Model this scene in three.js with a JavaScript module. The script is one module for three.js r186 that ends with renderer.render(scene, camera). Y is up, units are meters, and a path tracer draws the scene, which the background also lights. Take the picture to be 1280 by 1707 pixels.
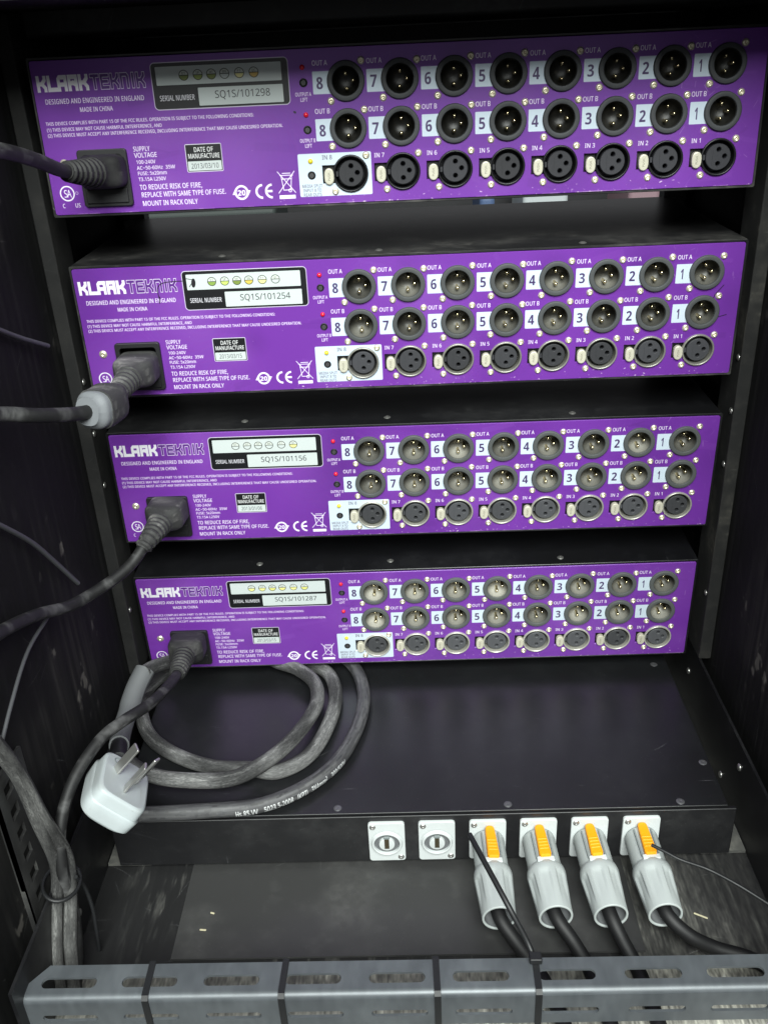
import * as THREE from 'three';
import { RoundedBoxGeometry } from 'three/addons/geometries/RoundedBoxGeometry.js';
import { mergeGeometries } from 'three/addons/utils/BufferGeometryUtils.js';
import { RectAreaLightUniformsLib } from 'three/addons/lights/RectAreaLightUniformsLib.js';

// ------------------------------------------------------------------ camera, light, exposure
const scene = new THREE.Scene();
const camera = new THREE.PerspectiveCamera(2 * Math.atan(853.5 / 1520) * 180 / Math.PI, 767 / 1024, 0.02, 50);
camera.position.set(0.0003, 0.08197, 0.59873);
{
  const Y = new THREE.Matrix4().makeRotationY(0.03505), X = new THREE.Matrix4().makeRotationX(-0.47475), Z = new THREE.Matrix4().makeRotationZ(0.04911 * -1);
  camera.setRotationFromMatrix(Y.multiply(X).multiply(Z));
}
scene.add(camera);
const renderer = new THREE.WebGLRenderer({ antialias: true });
renderer.toneMapping = THREE.LinearToneMapping;
renderer.toneMappingExposure = 1.0;
renderer.shadowMap.enabled = true;
scene.background = new THREE.Color(0.25, 0.254, 0.262);          // the dim room round the case
RectAreaLightUniformsLib.init();
const LAMP = { p: [0.15, 1.35, 1.75], to: [0, -0.2, 0.05], w: 1.5, h: 1.2, i: 22, c: 0xf5fbf6 };

// ------------------------------------------------------------------ helpers
let seed = 7;
const rnd = () => { seed = (seed * 1664525 + 1013904223) >>> 0; return seed / 4294967296; };
const rr = (a, b) => a + (b - a) * rnd();
const names = {};
const numbered = (n) => { const k = names[n] = (names[n] ?? -1) + 1; return k ? `${n}_${String(k).padStart(3, '0')}` : n; };
const V = (x, y, z) => new THREE.Vector3(x, y, z);
const vm = (L) => L.map(([x, y, z]) => V(x / 1000, y / 1000, z / 1000));
function shade(o) { o.castShadow = o.receiveShadow = true; return o; }
function part(name, geo, mat, parent, label) {
  const m = shade(new THREE.Mesh(geo, mat)); m.name = name; parent.add(m);
  if (label) m.userData.label = label;
  return m;
}
function thing(name, label, category, [x, y, z] = [0, 0, 0], group) {
  const g = new THREE.Group(); g.name = numbered(name); g.position.set(x, y, z); scene.add(g);
  g.userData = { label, category }; if (group) g.userData.group = group;
  return g;
}
function solo(name, geo, mat, label, category, group) {
  const m = shade(new THREE.Mesh(geo, mat)); m.name = numbered(name); scene.add(m);
  m.userData = { label, category }; if (group) m.userData.group = group;
  return m;
}
function structure(name, geo, mat) { const m = shade(new THREE.Mesh(geo, mat)); m.name = numbered(name); m.userData.kind = 'structure'; scene.add(m); return m; }
const flat = (g) => { const q = g.index ? g.toNonIndexed() : g; for (const k of Object.keys(q.attributes)) if (!['position', 'normal', 'uv'].includes(k)) q.deleteAttribute(k); return q; };
const merge = (...L) => mergeGeometries(L.map(flat));
const mmg = (g) => g.scale(0.001, 0.001, 0.001);
// box given by its extents, uv in metres
function box(x0, x1, y0, y1, z0, z1, r = 0) {
  const g = r ? new RoundedBoxGeometry(x1 - x0, y1 - y0, z1 - z0, 2, r) : new THREE.BoxGeometry(x1 - x0, y1 - y0, z1 - z0);
  g.translate((x0 + x1) / 2, (y0 + y1) / 2, (z0 + z1) / 2);
  return metreUV(flat(g));
}
function metreUV(g) {
  const p = g.attributes.position, n = g.attributes.normal, uv = new Float32Array(p.count * 2);
  for (let i = 0; i < p.count; i++) {
    const ax = Math.abs(n.getX(i)), ay = Math.abs(n.getY(i)), az = Math.abs(n.getZ(i)), x = p.getX(i), y = p.getY(i), z = p.getZ(i);
    const [u, v] = ax >= ay && ax >= az ? [z, y] : ay >= az ? [x, z] : [x, y];
    uv[2 * i] = u; uv[2 * i + 1] = v;
  }
  g.setAttribute('uv', new THREE.BufferAttribute(uv, 2));
  return g;
}
const lathe = (pts, seg = 24) => new THREE.LatheGeometry(pts.map(([a, b]) => new THREE.Vector2(a, b)), seg).rotateX(Math.PI / 2);   // profile (radius, z)
function rrect(x0, x1, y0, y1, r, S = THREE.Shape) {
  const s = new S();
  s.moveTo(x0 + r, y0); s.lineTo(x1 - r, y0); s.absarc(x1 - r, y0 + r, r, -Math.PI / 2, 0); s.lineTo(x1, y1 - r); s.absarc(x1 - r, y1 - r, r, 0, Math.PI / 2);
  s.lineTo(x0 + r, y1); s.absarc(x0 + r, y1 - r, r, Math.PI / 2, Math.PI); s.lineTo(x0, y0 + r); s.absarc(x0 + r, y0 + r, r, Math.PI, 1.5 * Math.PI);
  return s;
}
const circleHole = (x, y, r) => { const p = new THREE.Path(); p.absarc(x, y, r, 0, 2 * Math.PI, true); return p; };
const ext = (shape, depth, bevel = 0, seg = 1, curve = 12) => new THREE.ExtrudeGeometry(shape, { depth, bevelEnabled: bevel > 0, bevelSize: bevel, bevelThickness: bevel, bevelOffset: -bevel, bevelSegments: seg, curveSegments: curve });

// loft: sections {p, a, b, w, h, e}: half sizes w along a, h along b, e = superellipse power
function loft(S, n = 20, caps = true) {
  const pos = [], uv = [], idx = []; let len = 0;
  S.forEach((s, i) => {
    if (i) len += s.p.distanceTo(S[i - 1].p);
    for (let k = 0; k <= n; k++) {
      const t = k / n * 2 * Math.PI, c = Math.cos(t), d = Math.sin(t), e = 2 / (s.e ?? 2);
      const q = s.p.clone().addScaledVector(s.a, s.w * Math.sign(c) * Math.abs(c) ** e).addScaledVector(s.b, s.h * Math.sign(d) * Math.abs(d) ** e);
      pos.push(q.x, q.y, q.z); uv.push(len, k / n * 0.05);
    }
  });
  for (let i = 0; i < S.length - 1; i++) for (let k = 0; k < n; k++) {
    const a = i * (n + 1) + k, b = a + n + 1;
    idx.push(a, a + 1, b, b, a + 1, b + 1);
  }
  if (caps) for (const i of [0, S.length - 1]) {
    const c = pos.length / 3; pos.push(S[i].p.x, S[i].p.y, S[i].p.z); uv.push(0, 0);
    const base = pos.length / 3;
    for (let k = 0; k <= n; k++) { const j = (i * (n + 1) + k) * 3; pos.push(pos[j], pos[j + 1], pos[j + 2]); uv.push(k / n * 0.01, 0.01); }
    for (let k = 0; k < n; k++) i ? idx.push(c, base + k, base + k + 1) : idx.push(c, base + k + 1, base + k);
  }
  const g = new THREE.BufferGeometry();
  g.setAttribute('position', new THREE.Float32BufferAttribute(pos, 3)); g.setAttribute('uv', new THREE.Float32BufferAttribute(uv, 2)); g.setIndex(idx);
  g.computeVertexNormals();
  return g;
}
// stretch of a curve with a radius that changes: f(d) -> {w, h, e} at d metres along it
function along(curve, d0, d1, steps, f, n = 16, up = V(0, 1, 0)) {
  const L = curve.getLength(), S = [];
  for (let i = 0; i <= steps; i++) {
    const d = d0 + (d1 - d0) * i / steps, u = Math.min(1, d / L), t = curve.getTangentAt(u), a = up.clone().cross(t).normalize();
    S.push({ p: curve.getPointAt(u), a, b: t.clone().cross(a), ...f(d) });
  }
  return loft(S, n);
}
function tube(points, r, seg = 80, rad = 12) {
  const c = new THREE.CatmullRomCurve3(points, false, 'centripetal'), L = c.getLength();
  const g = new THREE.TubeGeometry(c, seg, r, rad, false), uv = g.attributes.uv;
  for (let i = 0; i < uv.count; i++) uv.setXY(i, uv.getX(i) * L, uv.getY(i) * 2 * Math.PI * r);
  const caps = [0, 1].map((t) => { const p = c.getPointAt(t), d = c.getTangentAt(t).multiplyScalar(t ? 1 : -1); const k = new THREE.CircleGeometry(r, rad); k.lookAt(d); return k.translate(p.x, p.y, p.z); });
  return merge(g, ...caps);
}

// ------------------------------------------------------------------ procedural textures
function hash(x, y, s) { let h = (x * 374761393 + y * 668265263 + s * 974711) | 0; h = Math.imul(h ^ (h >>> 13), 1274126177); return ((h ^ (h >>> 16)) >>> 0) / 4294967296; }
function vnoise(x, y, P, Q, s) {
  const xi = Math.floor(x), yi = Math.floor(y), f = x - xi, g = y - yi, u = f * f * (3 - 2 * f), v = g * g * (3 - 2 * g), w = (a, p) => ((a % p) + p) % p;
  const a = hash(w(xi, P), w(yi, Q), s), b = hash(w(xi + 1, P), w(yi, Q), s), c = hash(w(xi, P), w(yi + 1, Q), s), d = hash(w(xi + 1, P), w(yi + 1, Q), s);
  return a + (b - a) * u + (c - a) * v + (a - b - c + d) * u * v;
}
function fbm(u, v, P, Q, s, o = 4) { let t = 0, a = 0.5, n = 0; for (let i = 0; i < o; i++) { t += a * vnoise(u * P, v * Q, P, Q, s + i); n += a; a *= 0.5; P *= 2; Q *= 2; } return t / n; }
const sm = (a, b, x) => { const t = Math.min(1, Math.max(0, (x - a) / (b - a))); return t * t * (3 - 2 * t); };
function dataTex(W, H, f, repU, repV, srgb = true, scratches = 0) {
  const d = new Uint8Array(W * H * 4);
  for (let y = 0; y < H; y++) for (let x = 0; x < W; x++) { const c = f(x / W, y / H), i = (y * W + x) * 4; d[i] = c[0] * 255; d[i + 1] = c[1] * 255; d[i + 2] = c[2] * 255; d[i + 3] = 255; }
  for (let k = 0; k < scratches; k++) {                              // fine bright scratches, each with its own fading length
    let x = rnd() * W, y = rnd() * H; const q = rnd() < .6 ? rr(-.5, .5) : rr(0, 6.3), n = rr(6, 70), c = rr(14, 70), bend = rr(-.012, .012);
    for (let j = 0, a = q; j < n; j++, a += bend) { x += Math.cos(a); y += Math.sin(a); const i = ((((y | 0) % H + H) % H) * W + ((x | 0) % W + W) % W) * 4, g = c * Math.sin(Math.PI * j / n) * (.4 + .6 * rnd()); for (let m = 0; m < 3; m++) d[i + m] = Math.min(235, d[i + m] + g); }
  }
  const t = new THREE.DataTexture(d, W, H); t.wrapS = t.wrapT = THREE.RepeatWrapping; t.magFilter = THREE.LinearFilter; t.minFilter = THREE.LinearMipmapLinearFilter;
  t.repeat.set(repU, repV); if (srgb) t.colorSpace = THREE.SRGBColorSpace; t.needsUpdate = true; return t;
}
const mix = (a, b, t) => a.map((q, i) => q + (b[i] - q) * t), clamp01 = (c) => c.map((q) => Math.min(1, Math.max(0, q)));
// black paint with settled dust and fine specks; s = seed, dust 0..1
function dustyBlack(s, base, dustCol, amount, speck, rep = 4) {
  return dataTex(512, 512, (u, v) => {
    const n = fbm(u, v, 5, 5, s), m = fbm(u, v, 60, 60, s + 9, 3), sp = hash(Math.floor(u * 512), Math.floor(v * 512), s + 3);
    const o = fbm(u, v, 24, 30, s + 19, 4); let t = amount * (.75 * sm(0.42, 0.75, n) + .35 * sm(.55, .85, o)) * (0.3 + .9 * m); if (sp > 1 - speck) t += 0.35 * hash(Math.floor(u * 512), Math.floor(v * 512), s + 5);
    return clamp01(mix(base, dustCol, t));
  }, rep, rep, true, 14);
}
function canvas(w, h, draw) { const c = document.createElement('canvas'); c.width = w; c.height = h; const x = c.getContext('2d'); draw(x, w, h); const t = new THREE.CanvasTexture(c); t.colorSpace = THREE.SRGBColorSpace; t.anisotropy = 8; return t; }
const std = (o) => new THREE.MeshStandardMaterial(o);
const phys = (o) => new THREE.MeshPhysicalMaterial(o);

const coverTex = [dustyBlack(11, [.095, .095, .10], [.46, .45, .43], .6, .004), dustyBlack(31, [.08, .08, .088], [.55, .55, .53], .2, .008), dustyBlack(51, [.075, .075, .085], [.55, .55, .55], .13, .006)];
const woodTex = dataTex(1024, 1024, (u, v) => {
  const g = fbm(u, v, 90, 5, 3, 3), n = fbm(u, v, 6, 6, 13), k = fbm(u, v, 34, 26, 23, 4);
  const t = 0.20 * sm(.55, .8, n) * g + 0.4 * sm(.70, .8, k) * sm(.42, .7, n) + 0.06 * sm(.5, .8, g);
  return clamp01(mix([.06, .06, .062], [.66, .64, .6], t));
}, 2.2, 2.2, true, 60);
const woodBump = dataTex(512, 512, (u, v) => { const g = .6 * fbm(u, v, 70, 5, 3, 3) + .4 * fbm(u, v, 40, 40, 8, 3); return [g, g, g]; }, 3, 3, false);
const cableTex = dataTex(512, 256, (u, v) => {
  const a = fbm(u, v, 6, 3, 5, 3), b = fbm(u, v, 40, 30, 15, 4), c = fbm(u, v, 150, 90, 25, 2), d = fbm(u, v, 10, 16, 35, 4);
  return clamp01(mix([.13, .13, .132], [.66, .66, .655], .12 + .5 * sm(.3, .7, a) * (.4 + .6 * b) + .28 * (c - .5) + .3 * sm(.5, .72, d) * c));
}, 5, 28);
const cordTex = dataTex(256, 64, (u, v) => { const a = fbm(u, v, 12, 3, 6), b = fbm(u, v, 50, 8, 16, 2); return clamp01(mix([.09, .09, .092], [.55, .55, .55], .6 * sm(.4, .8, a) * (.4 + .6 * b))); }, 9, 20);

const M = {
  cover: coverTex.map((t, i) => std({ map: t, roughness: [.38, .36, .33][i], metalness: 0 })),
  wall: phys({ map: woodTex, bumpMap: woodBump, bumpScale: .0006, roughness: .75, specularIntensity: .4 }),
  blackPaint: std({ map: coverTex[1], roughness: .4 }),
  black: std({ color: 0x0c0c0e, roughness: .6 }),
  darkPlastic: std({ color: 0x1b1b1d, roughness: .5 }),
  ring: std({ color: 0x2c2e30, roughness: .62 }),
  screw: std({ color: 0xf0e9d2, metalness: .75, roughness: .36 }),
  steel: std({ color: 0xc9c8c4, metalness: .9, roughness: .33 }),
  gold: std({ color: 0xeedfb6, metalness: 1, roughness: .22 }),
  red: phys({ color: 0xe01830, roughness: .3, clearcoat: .6 }),
  yellow: phys({ color: 0xead028, roughness: .3, clearcoat: .6 }),
  button: std({ color: 0x3c3c3e, roughness: .5 }),
  cable: std({ map: cableTex, roughness: .9 }),
  cord: std({ map: cordTex, roughness: .6 }),
  grey: std({ color: 0xa7adac, roughness: .45 }),
  greyDark: std({ color: 0x7f8787, roughness: .5 }),
  white: std({ color: 0xc6cbcb, roughness: .45 }),
  plugWhite: std({ map: dustyBlack(170, [.70, .735, .745], [.5, .5, .49], .5, .004), roughness: .45 }),
  orange: std({ color: 0xf2a00c, roughness: .45 }),
  sleeve: std({ color: 0x626466, roughness: .7 }),
  wire: std({ color: 0x4a4b4e, roughness: .5 }),
  tie: std({ color: 0x18191b, roughness: .5 }),
};

// ------------------------------------------------------------------ the case round the equipment
const XW = 0.236, FY = -0.436, ZF = 0.30, ZB = -0.262, CY = 0.108;
structure('ground', new THREE.PlaneGeometry(12, 12).rotateX(-Math.PI / 2).translate(0, FY - 0.032, 0), std({ color: 0x1c1c1d, roughness: .95 }));

const floorTex = dataTex(1024, 1024, (u, v) => {                   // u across the case, v towards the front
  const g = fbm(u, v, 240, 8, 41, 2), k = fbm(u, v, 150, 26, 44, 3), n = fbm(u, v, 6, 6, 47), fine = fbm(u, v, 400, 120, 49, 2);
  const worn = sm(.74, .80, u + .02 * (n - .5)) * (1 - .6 * sm(.84, .9, u + .3 * (n - .5)) * (.4 + 1.1 * k));
  let t = .06 * g + .30 * sm(.56, .72, k) * sm(.4, .6, n) * (.3 + fine) + worn * (.15 + .6 * g) * (.25 + .9 * fine) + 1.1 * sm(.845, .865, v + .01 * (n - .5)) * (.35 + .65 * fine);  // last term paints the front strip paler, offsetting the shade under the rail
  return clamp01(mix([.075, .075, .08], [.60, .595, .56], t));
}, 1, 1, true, 260);
const floorMat = std({ map: floorTex, roughness: .6 });
function caseUV(g) { const p = g.attributes.position, uv = g.attributes.uv; for (let i = 0; i < p.count; i++) uv.setXY(i, (p.getX(i) + XW) / (2 * XW), (p.getZ(i) - ZB) / (ZF - ZB)); return g; }
{
  const c = thing('equipment_case', 'tall black plywood equipment case holding all the purple units, dusty inside', 'equipment case');
  part('floor_board', caseUV(box(-XW, XW, FY - .014, FY, ZB, ZF)), floorMat, c);
  part('side_wall', box(-XW - .012, -XW, FY - .014, CY + .012, ZB, ZF), M.wall, c);
  part('side_wall', box(XW, XW + .012, FY - .014, CY + .012, ZB, ZF), M.wall, c);
  part('top_board', box(-XW, XW, CY, CY + .012, ZB, .098), M.wall, c);
  part('crossbar', box(-XW, XW, .0915, CY + .02, -.075, -.03, .006), std({ map: dustyBlack(131, [.08, .08, .085], [.5, .5, .5], .4, .001), roughness: .42 }), c);
  part('blanking_panel', merge(box(-XW, -.195, .06, CY - .001, -.2, -.197), box(-.195, XW, .0875, CY - .001, -.2003, -.1973), box(-.195, XW, .0815, .0875, -.2, -.197)), M.blackPaint, c);
  const uprightMat = [std({ map: dustyBlack(181, [.06, .06, .06], [.5, .48, .44], .22, .006, 7), roughness: .8 }), std({ map: dustyBlack(183, [.07, .07, .07], [.5, .48, .43], .55, .008, 6), roughness: .8 })];
  for (const s of [-1, 1]) {
    const b = part('upright_strip', box(s > 0 ? .2265 : -XW, s > 0 ? XW : -.2265, -.37, CY - .001, -.036, -.003, .001), uprightMat[s > 0 ? 1 : 0], c);
    for (const y of [-.120, -.159, -.2, -.31]) part('screw', new THREE.SphereGeometry(.0024, 10, 8).scale(.5, 1, 1).translate(s * .2265, y, -.008), M.steel, b);
    const r = part('rack_strip', merge(box(s > 0 ? .216 : -XW, s > 0 ? XW : -.216, -.37, CY - .001, -.202, -.1995), box(s > 0 ? .214 : -.2165, s > 0 ? .2165 : -.214, -.37, CY - .001, -.2, -.185)), M.blackPaint, c);
    const l = part('support_bracket', merge(box(s > 0 ? .2265 : -.2285, s > 0 ? .2285 : -.2265, FY + .0004, -.37, ZB + .02, ZF - .02), box(s > 0 ? .2262 : -.2264, s > 0 ? .2264 : -.2262, FY + .0006, FY + .003, ZB + .02, .135)), M.blackPaint, c);
    part('ledge', box(s > 0 ? .195 : -.226, s > 0 ? .226 : -.195, FY + .0006, FY + .003, ZB + .02, .135), std({ map: dustyBlack(141, [.3, .3, .29], [.66, .65, .6], .9, .01), roughness: .8 }), l);
    for (const [y, z] of [[-.396, -.022], [-.387, .102], [-.421, .073], [-.416, .19]]) part('screw', new THREE.SphereGeometry(.0028, 12, 8).scale(.5, 1, 1).translate(s * .2263, y, z), M.steel, l);
  }
}
// left: perforated strip running up the wall
{
  const s = new THREE.Shape(); s.moveTo(.190, -.425); s.lineTo(.229, -.425); s.lineTo(.229, -.276); s.lineTo(.222, -.270); s.lineTo(.190, -.274); s.closePath();
  for (let i = 0; i < 8; i++) { const y = -.4 + i * .0165, p = new THREE.Path(); p.moveTo(.209, y - .004); p.lineTo(.209, y + .004); p.lineTo(.219, y + .004); p.lineTo(.219, y - .004); p.closePath(); s.holes.push(p); }
  const g = ext(s, .002); const q = merge(g, flat(new THREE.BoxGeometry(.002, .15, .006).translate(.228, -.35, 0.003)));
  q.rotateY(-Math.PI / 2); q.translate(-.2332, 0, 0);
  solo('perforated_strip', metreUV(q), std({ map: dustyBlack(151, [.2, .2, .2], [.6, .6, .58], .5, .01), roughness: .45, metalness: .2 }), 'black perforated steel strip with square holes up the left case wall', 'steel strip');
}
// smooth sheet on the floor
solo('floor_sheet', box(-.164, .138, FY + .0003, FY + .0018, .08, .212), std({ map: dustyBlack(71, [.2, .2, .2], [.42, .42, .41], .4, .006), roughness: .45 }), 'smooth dark grey sheet lying on the case floor before the power distributor', 'floor sheet');
for (const [x, z, a, l, k] of [[.18, .186, .5, .009, 0], [-.147, .191, .1, .0045, 1], [-.143, .178, .3, .003, 2]])
  solo('scrap', new RoundedBoxGeometry(l, .0009, .0012, 1, .0004).rotateY(-a).translate(x, k ? FY + .0023 : FY + .0006, z), std({ color: 0xb5ae92, roughness: .8 }), ['pale curved scrap lying on bare floor right of the fourth grey plug', 'larger tiny yellowish crumb on the dark floor sheet at left', 'smaller tiny crumb on the dark floor sheet, further back'][k], 'scrap');

// ------------------------------------------------------------------ splitter units
const W = .435, H = .0871, PX = 2048 / 435;
const colX = [411.8, 379.4, 347, 314.8, 282.7, 250.5, 218.3, 186.2], rowY = [18.2, 44.2, 70];
// block lettering of the maker's name: strokes in a 10 x 10 cell
const GL = {
  K: [[0, 0, 0, 10], [8, 0, 8, 1.5, 4.5, 5, 0, 5], [4.5, 5, 8, 8.5, 8, 10]], L: [[0, 0, 0, 10, 8, 10]], A: [[0, 10, 0, 1.5, 1.5, 0, 8, 0, 8, 10], [0, 6, 8, 6]],
  R: [[0, 10, 0, 0, 8, 0, 8, 4.6, 0, 5.4], [4.5, 5, 8, 7, 8, 10]], T: [[0, 0, 8, 0], [4, 0, 4, 10]], E: [[8, 0, 0, 0, 0, 10, 8, 10], [0, 5, 7, 5]], N: [[0, 10, 0, 0, 6.6, 0, 8, 1.6, 8, 10]], I: [[2, 0, 2, 10]],
};
function glyphs(x, word, x0, x1, y0, y1, outline) {
  const adv = [...word].map((c) => (c === 'I' ? 7.6 : c === 'L' ? 11.6 : 12.5)), tot = adv.reduce((a, b) => a + b) - .8, k = (x1 - x0) / tot, ky = (y1 - y0) / 13.8;
  for (const pass of outline ? [0, 1] : [0]) {
    x.lineWidth = pass ? 2.5 : outline ? 3.6 : 3.7; x.strokeStyle = pass ? '#582a80' : '#eceaf2'; x.lineJoin = 'miter'; x.lineCap = 'square';
    let cx = 1.8;
    [...word].forEach((c, i) => {
      x.save(); x.translate(x0, y0); x.scale(k, ky); x.translate(cx, 1.9);
      for (const s of GL[c]) { x.beginPath(); for (let j = 0; j < s.length; j += 2) j ? x.lineTo(s[j], s[j + 1]) : x.moveTo(s[j], s[j + 1]); x.stroke(); }
      x.restore(); cx += adv[i];
    });
  }
}
function text(x, s, x0, y, cap, color, width, align = 'left', weight = '') {   // y = middle of the capitals, all in mm
  x.save(); x.fillStyle = color; x.textBaseline = 'alphabetic'; x.textAlign = 'left';
  x.font = `${weight} 20px sans-serif`; const k = cap / 14.3, w = x.measureText(s).width, kx = width ? width / w : k * .95, full = w * kx;
  x.translate(align === 'center' ? x0 - full / 2 : x0, y + cap / 2); x.scale(kx, k); x.fillText(s, 0, 0); x.restore();
}
function panelArt(k) {
  return canvas(2048, 410, (x, w, h) => {
    x.fillStyle = '#6e319b'; x.fillRect(0, 0, w, h);
    x.save(); x.scale(PX, PX * (410 / (87.1 * PX)));
    const ink = '#f0eef6';
    // dust film in soft patches, and wiped smears
    for (let i = 0; i < 26; i++) { const a = rr(0, 435), b = rr(0, 87), q = rr(12, 45), gr = x.createRadialGradient(a, b, 0, a, b, q), lt = rnd() > .4; gr.addColorStop(0, lt ? 'rgba(176,140,205,.13)' : 'rgba(52,18,84,.16)'); gr.addColorStop(1, lt ? 'rgba(176,140,205,0)' : 'rgba(52,18,84,0)'); x.fillStyle = gr; x.fillRect(0, 0, 435, 87); }
    for (let i = 0; i < 60; i++) { x.strokeStyle = `rgba(${rnd() > .5 ? '160,110,200' : '60,20,90'},${rr(.03, .1)})`; x.lineWidth = rr(.6, 5); x.beginPath(); const a = rr(0, 435), b = rr(0, 87); x.moveTo(a, b); x.lineTo(a + rr(-30, 30), b + rr(-6, 6)); x.stroke(); }
    glyphs(x, 'KLARK', 2.6, 33.6, 8, 17, false); glyphs(x, 'TEKNIK', 34.6, 67.4, 8, 17, true);
    text(x, 'DESIGNED AND ENGINEERED IN ENGLAND', 5.8, 22.2, 2.7, ink, 59.6); text(x, 'MADE IN CHINA', 25.7, 27.1, 2.5, ink, 20);
    text(x, 'THIS DEVICE COMPLIES WITH PART 15 OF THE FCC RULES. OPERATION IS SUBJECT TO THE FOLLOWING CONDITIONS:', 3.8, 34.2, 2, ink, 126);
    text(x, '(1) THIS DEVICE MAY NOT CAUSE HARMFUL INTERFERENCE, AND', 3.8, 37.5, 2, ink, 70);
    text(x, '(2) THIS DEVICE MUST ACCEPT ANY INTERFERENCE RECEIVED, INCLUDING INTERFERENCE THAT MAY CAUSE UNDESIRED OPERATION.', 3.8, 40.8, 2, ink, 143);
    text(x, 'SUPPLY', 54.2, 50.4, 2.8, ink, 10.2); text(x, 'VOLTAGE', 54.4, 54, 2.8, ink, 14);
    text(x, '100-240V', 54.9, 57.9, 2.2, ink, 12); text(x, 'AC~50-60Hz  35W', 54.9, 61.2, 2.2, ink, 23.6); text(x, 'FUSE: 5x20mm', 54.9, 64.4, 2.2, ink, 18.2); text(x, 'T3.15A L250V', 55, 67.8, 2.2, ink, 17);
    text(x, 'TO REDUCE RISK OF FIRE,', 55, 72.5, 3, ink, 39); text(x, 'REPLACE WITH SAME TYPE OF FUSE.', 55.3, 77, 3, ink, 53); text(x, 'MOUNT IN RACK ONLY', 55.3, 82.2, 3, ink, 34.6);
    // approval mark by the inlet
    x.strokeStyle = ink; x.lineWidth = .8; x.beginPath(); x.arc(9.4, 74.4, 4.2, 0, 7); x.stroke();
    text(x, 'S', 7.3, 74.4, 4.4, ink, 2.3); text(x, 'A', 9.2, 74.4, 4.4, ink, 2.7); text(x, 'C', 5.2, 81.6, 2.4, ink, 1.7); text(x, 'US', 13, 81.6, 2.4, ink, 3.6); x.lineWidth = .25; x.beginPath(); x.arc(15.4, 74.3, .8, 0, 7); x.stroke();
    // 20 in two arrows
    x.fillStyle = ink; x.beginPath(); x.arc(117.8, 78.3, 4.4, 0, 7); x.fill(); x.beginPath(); x.moveTo(112, 79.5); x.lineTo(114, 76); x.lineTo(115.4, 79.6); x.fill(); x.beginPath(); x.moveTo(123.6, 77.2); x.lineTo(121.6, 80.6); x.lineTo(120.2, 77); x.fill();
    x.fillStyle = '#6e319b'; x.beginPath(); x.arc(117.8, 78.3, 3.1, 0, 7); x.fill(); text(x, '20', 115.2, 78.3, 3.2, ink, 5.2, 'left', 'bold');
    // CE
    x.lineWidth = 1.35; x.strokeStyle = ink; x.beginPath(); x.arc(130.8, 78.2, 3.7, Math.PI * .55, Math.PI * 1.45); x.stroke(); x.beginPath(); x.arc(136.8, 78.2, 3.7, Math.PI * .55, Math.PI * 1.45); x.stroke(); x.beginPath(); x.moveTo(133.2, 78.2); x.lineTo(136.4, 78.2); x.stroke();
    // crossed-out bin with a bar below
    x.lineWidth = .45; x.beginPath(); x.moveTo(143, 69.4); x.lineTo(144.2, 78); x.lineTo(148.6, 78); x.lineTo(149.6, 69.4); x.closePath(); x.moveTo(142.4, 69.4); x.lineTo(150.3, 69.4); x.moveTo(144, 68.2); x.lineTo(148.8, 68.2); x.moveTo(143.2, 71.5); x.lineTo(149.4, 71.5);
    x.moveTo(141, 67.2); x.lineTo(151.4, 79.6); x.moveTo(151.4, 67.2); x.lineTo(141, 79.6); x.stroke(); x.beginPath(); x.arc(148.2, 78.3, .9, 0, 7); x.stroke(); x.fillStyle = ink; x.fillRect(141.2, 81, 10, 2.2);
    // black field of the serial number with a pale outline
    const rb = (a, b, c, d, r) => { x.beginPath(); x.moveTo(a + r, c); x.arcTo(b, c, b, d, r); x.arcTo(b, d, a, d, r); x.arcTo(a, d, a, c, r); x.arcTo(a, c, b, c, r); x.closePath(); };
    x.fillStyle = '#131417'; rb(71.2, 152.4, 4, 29.4, 2.4); x.fill(); x.lineWidth = .45; x.strokeStyle = '#d8d4e2'; x.stroke();
    text(x, 'SERIAL NUMBER', 74.6, 23.2, 2.9, ink, 21);
    x.fillStyle = '#131417'; rb(86, 108, 49.3, 65, .7); x.fill(); x.lineWidth = .45; x.stroke();
    text(x, 'DATE OF', 97, 52.4, 2.7, '#fff', 12, 'center'); text(x, 'MANUFACTURE', 97, 56, 2.7, '#fff', 19.6, 'center');
    // column lettering and the pale number fields
    colX.forEach((cx, i) => {
      const n = String(i + 1);
      [['OUT A', 0], ['OUT B', 1]].forEach(([s, r]) => {
        const y = rowY[r]; text(x, s, cx - 19.6, y - 10.2, 2.7, ink, 9.2);
        x.fillStyle = '#cddbe8'; rb(cx - 19.7, cx - 6, y - 5.8, y + 6.6, .5); x.fill(); text(x, n, cx - 15.6, y + .5, 6.6, '#43325f', i ? 4.3 : 2.5, 'center', 'bold');
      });
    });
    x.fillStyle = '#cddbe8'; rb(154.2, 199.2, 57.6, 82.6, .9); x.fill();
    colX.forEach((cx, i) => text(x, 'IN ' + (i + 1), cx - 17.2, rowY[2] - 9.9, 2.6, i === 7 ? '#4a4152' : ink, 6.4));
    text(x, 'OUTPUT A', 160.4, 24.4, 2.1, ink, 9.6, 'center'); text(x, 'LIFT', 160.6, 27.4, 2.1, ink, 4.4, 'center'); text(x, 'OUTPUT B', 161.2, 50.1, 2.1, ink, 9.6, 'center'); text(x, 'LIFT', 161.4, 53.1, 2.1, ink, 4.4, 'center');
    text(x, 'MEDIA SPLIT', 162, 76.2, 2, '#4a4152', 12.6, 'center'); text(x, 'INPUT 8 TO', 162, 78.9, 2, '#4a4152', 11.4, 'center'); text(x, 'REAR OUTS', 162, 81.4, 1.8, '#4a4152', 11.4, 'center');
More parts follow.
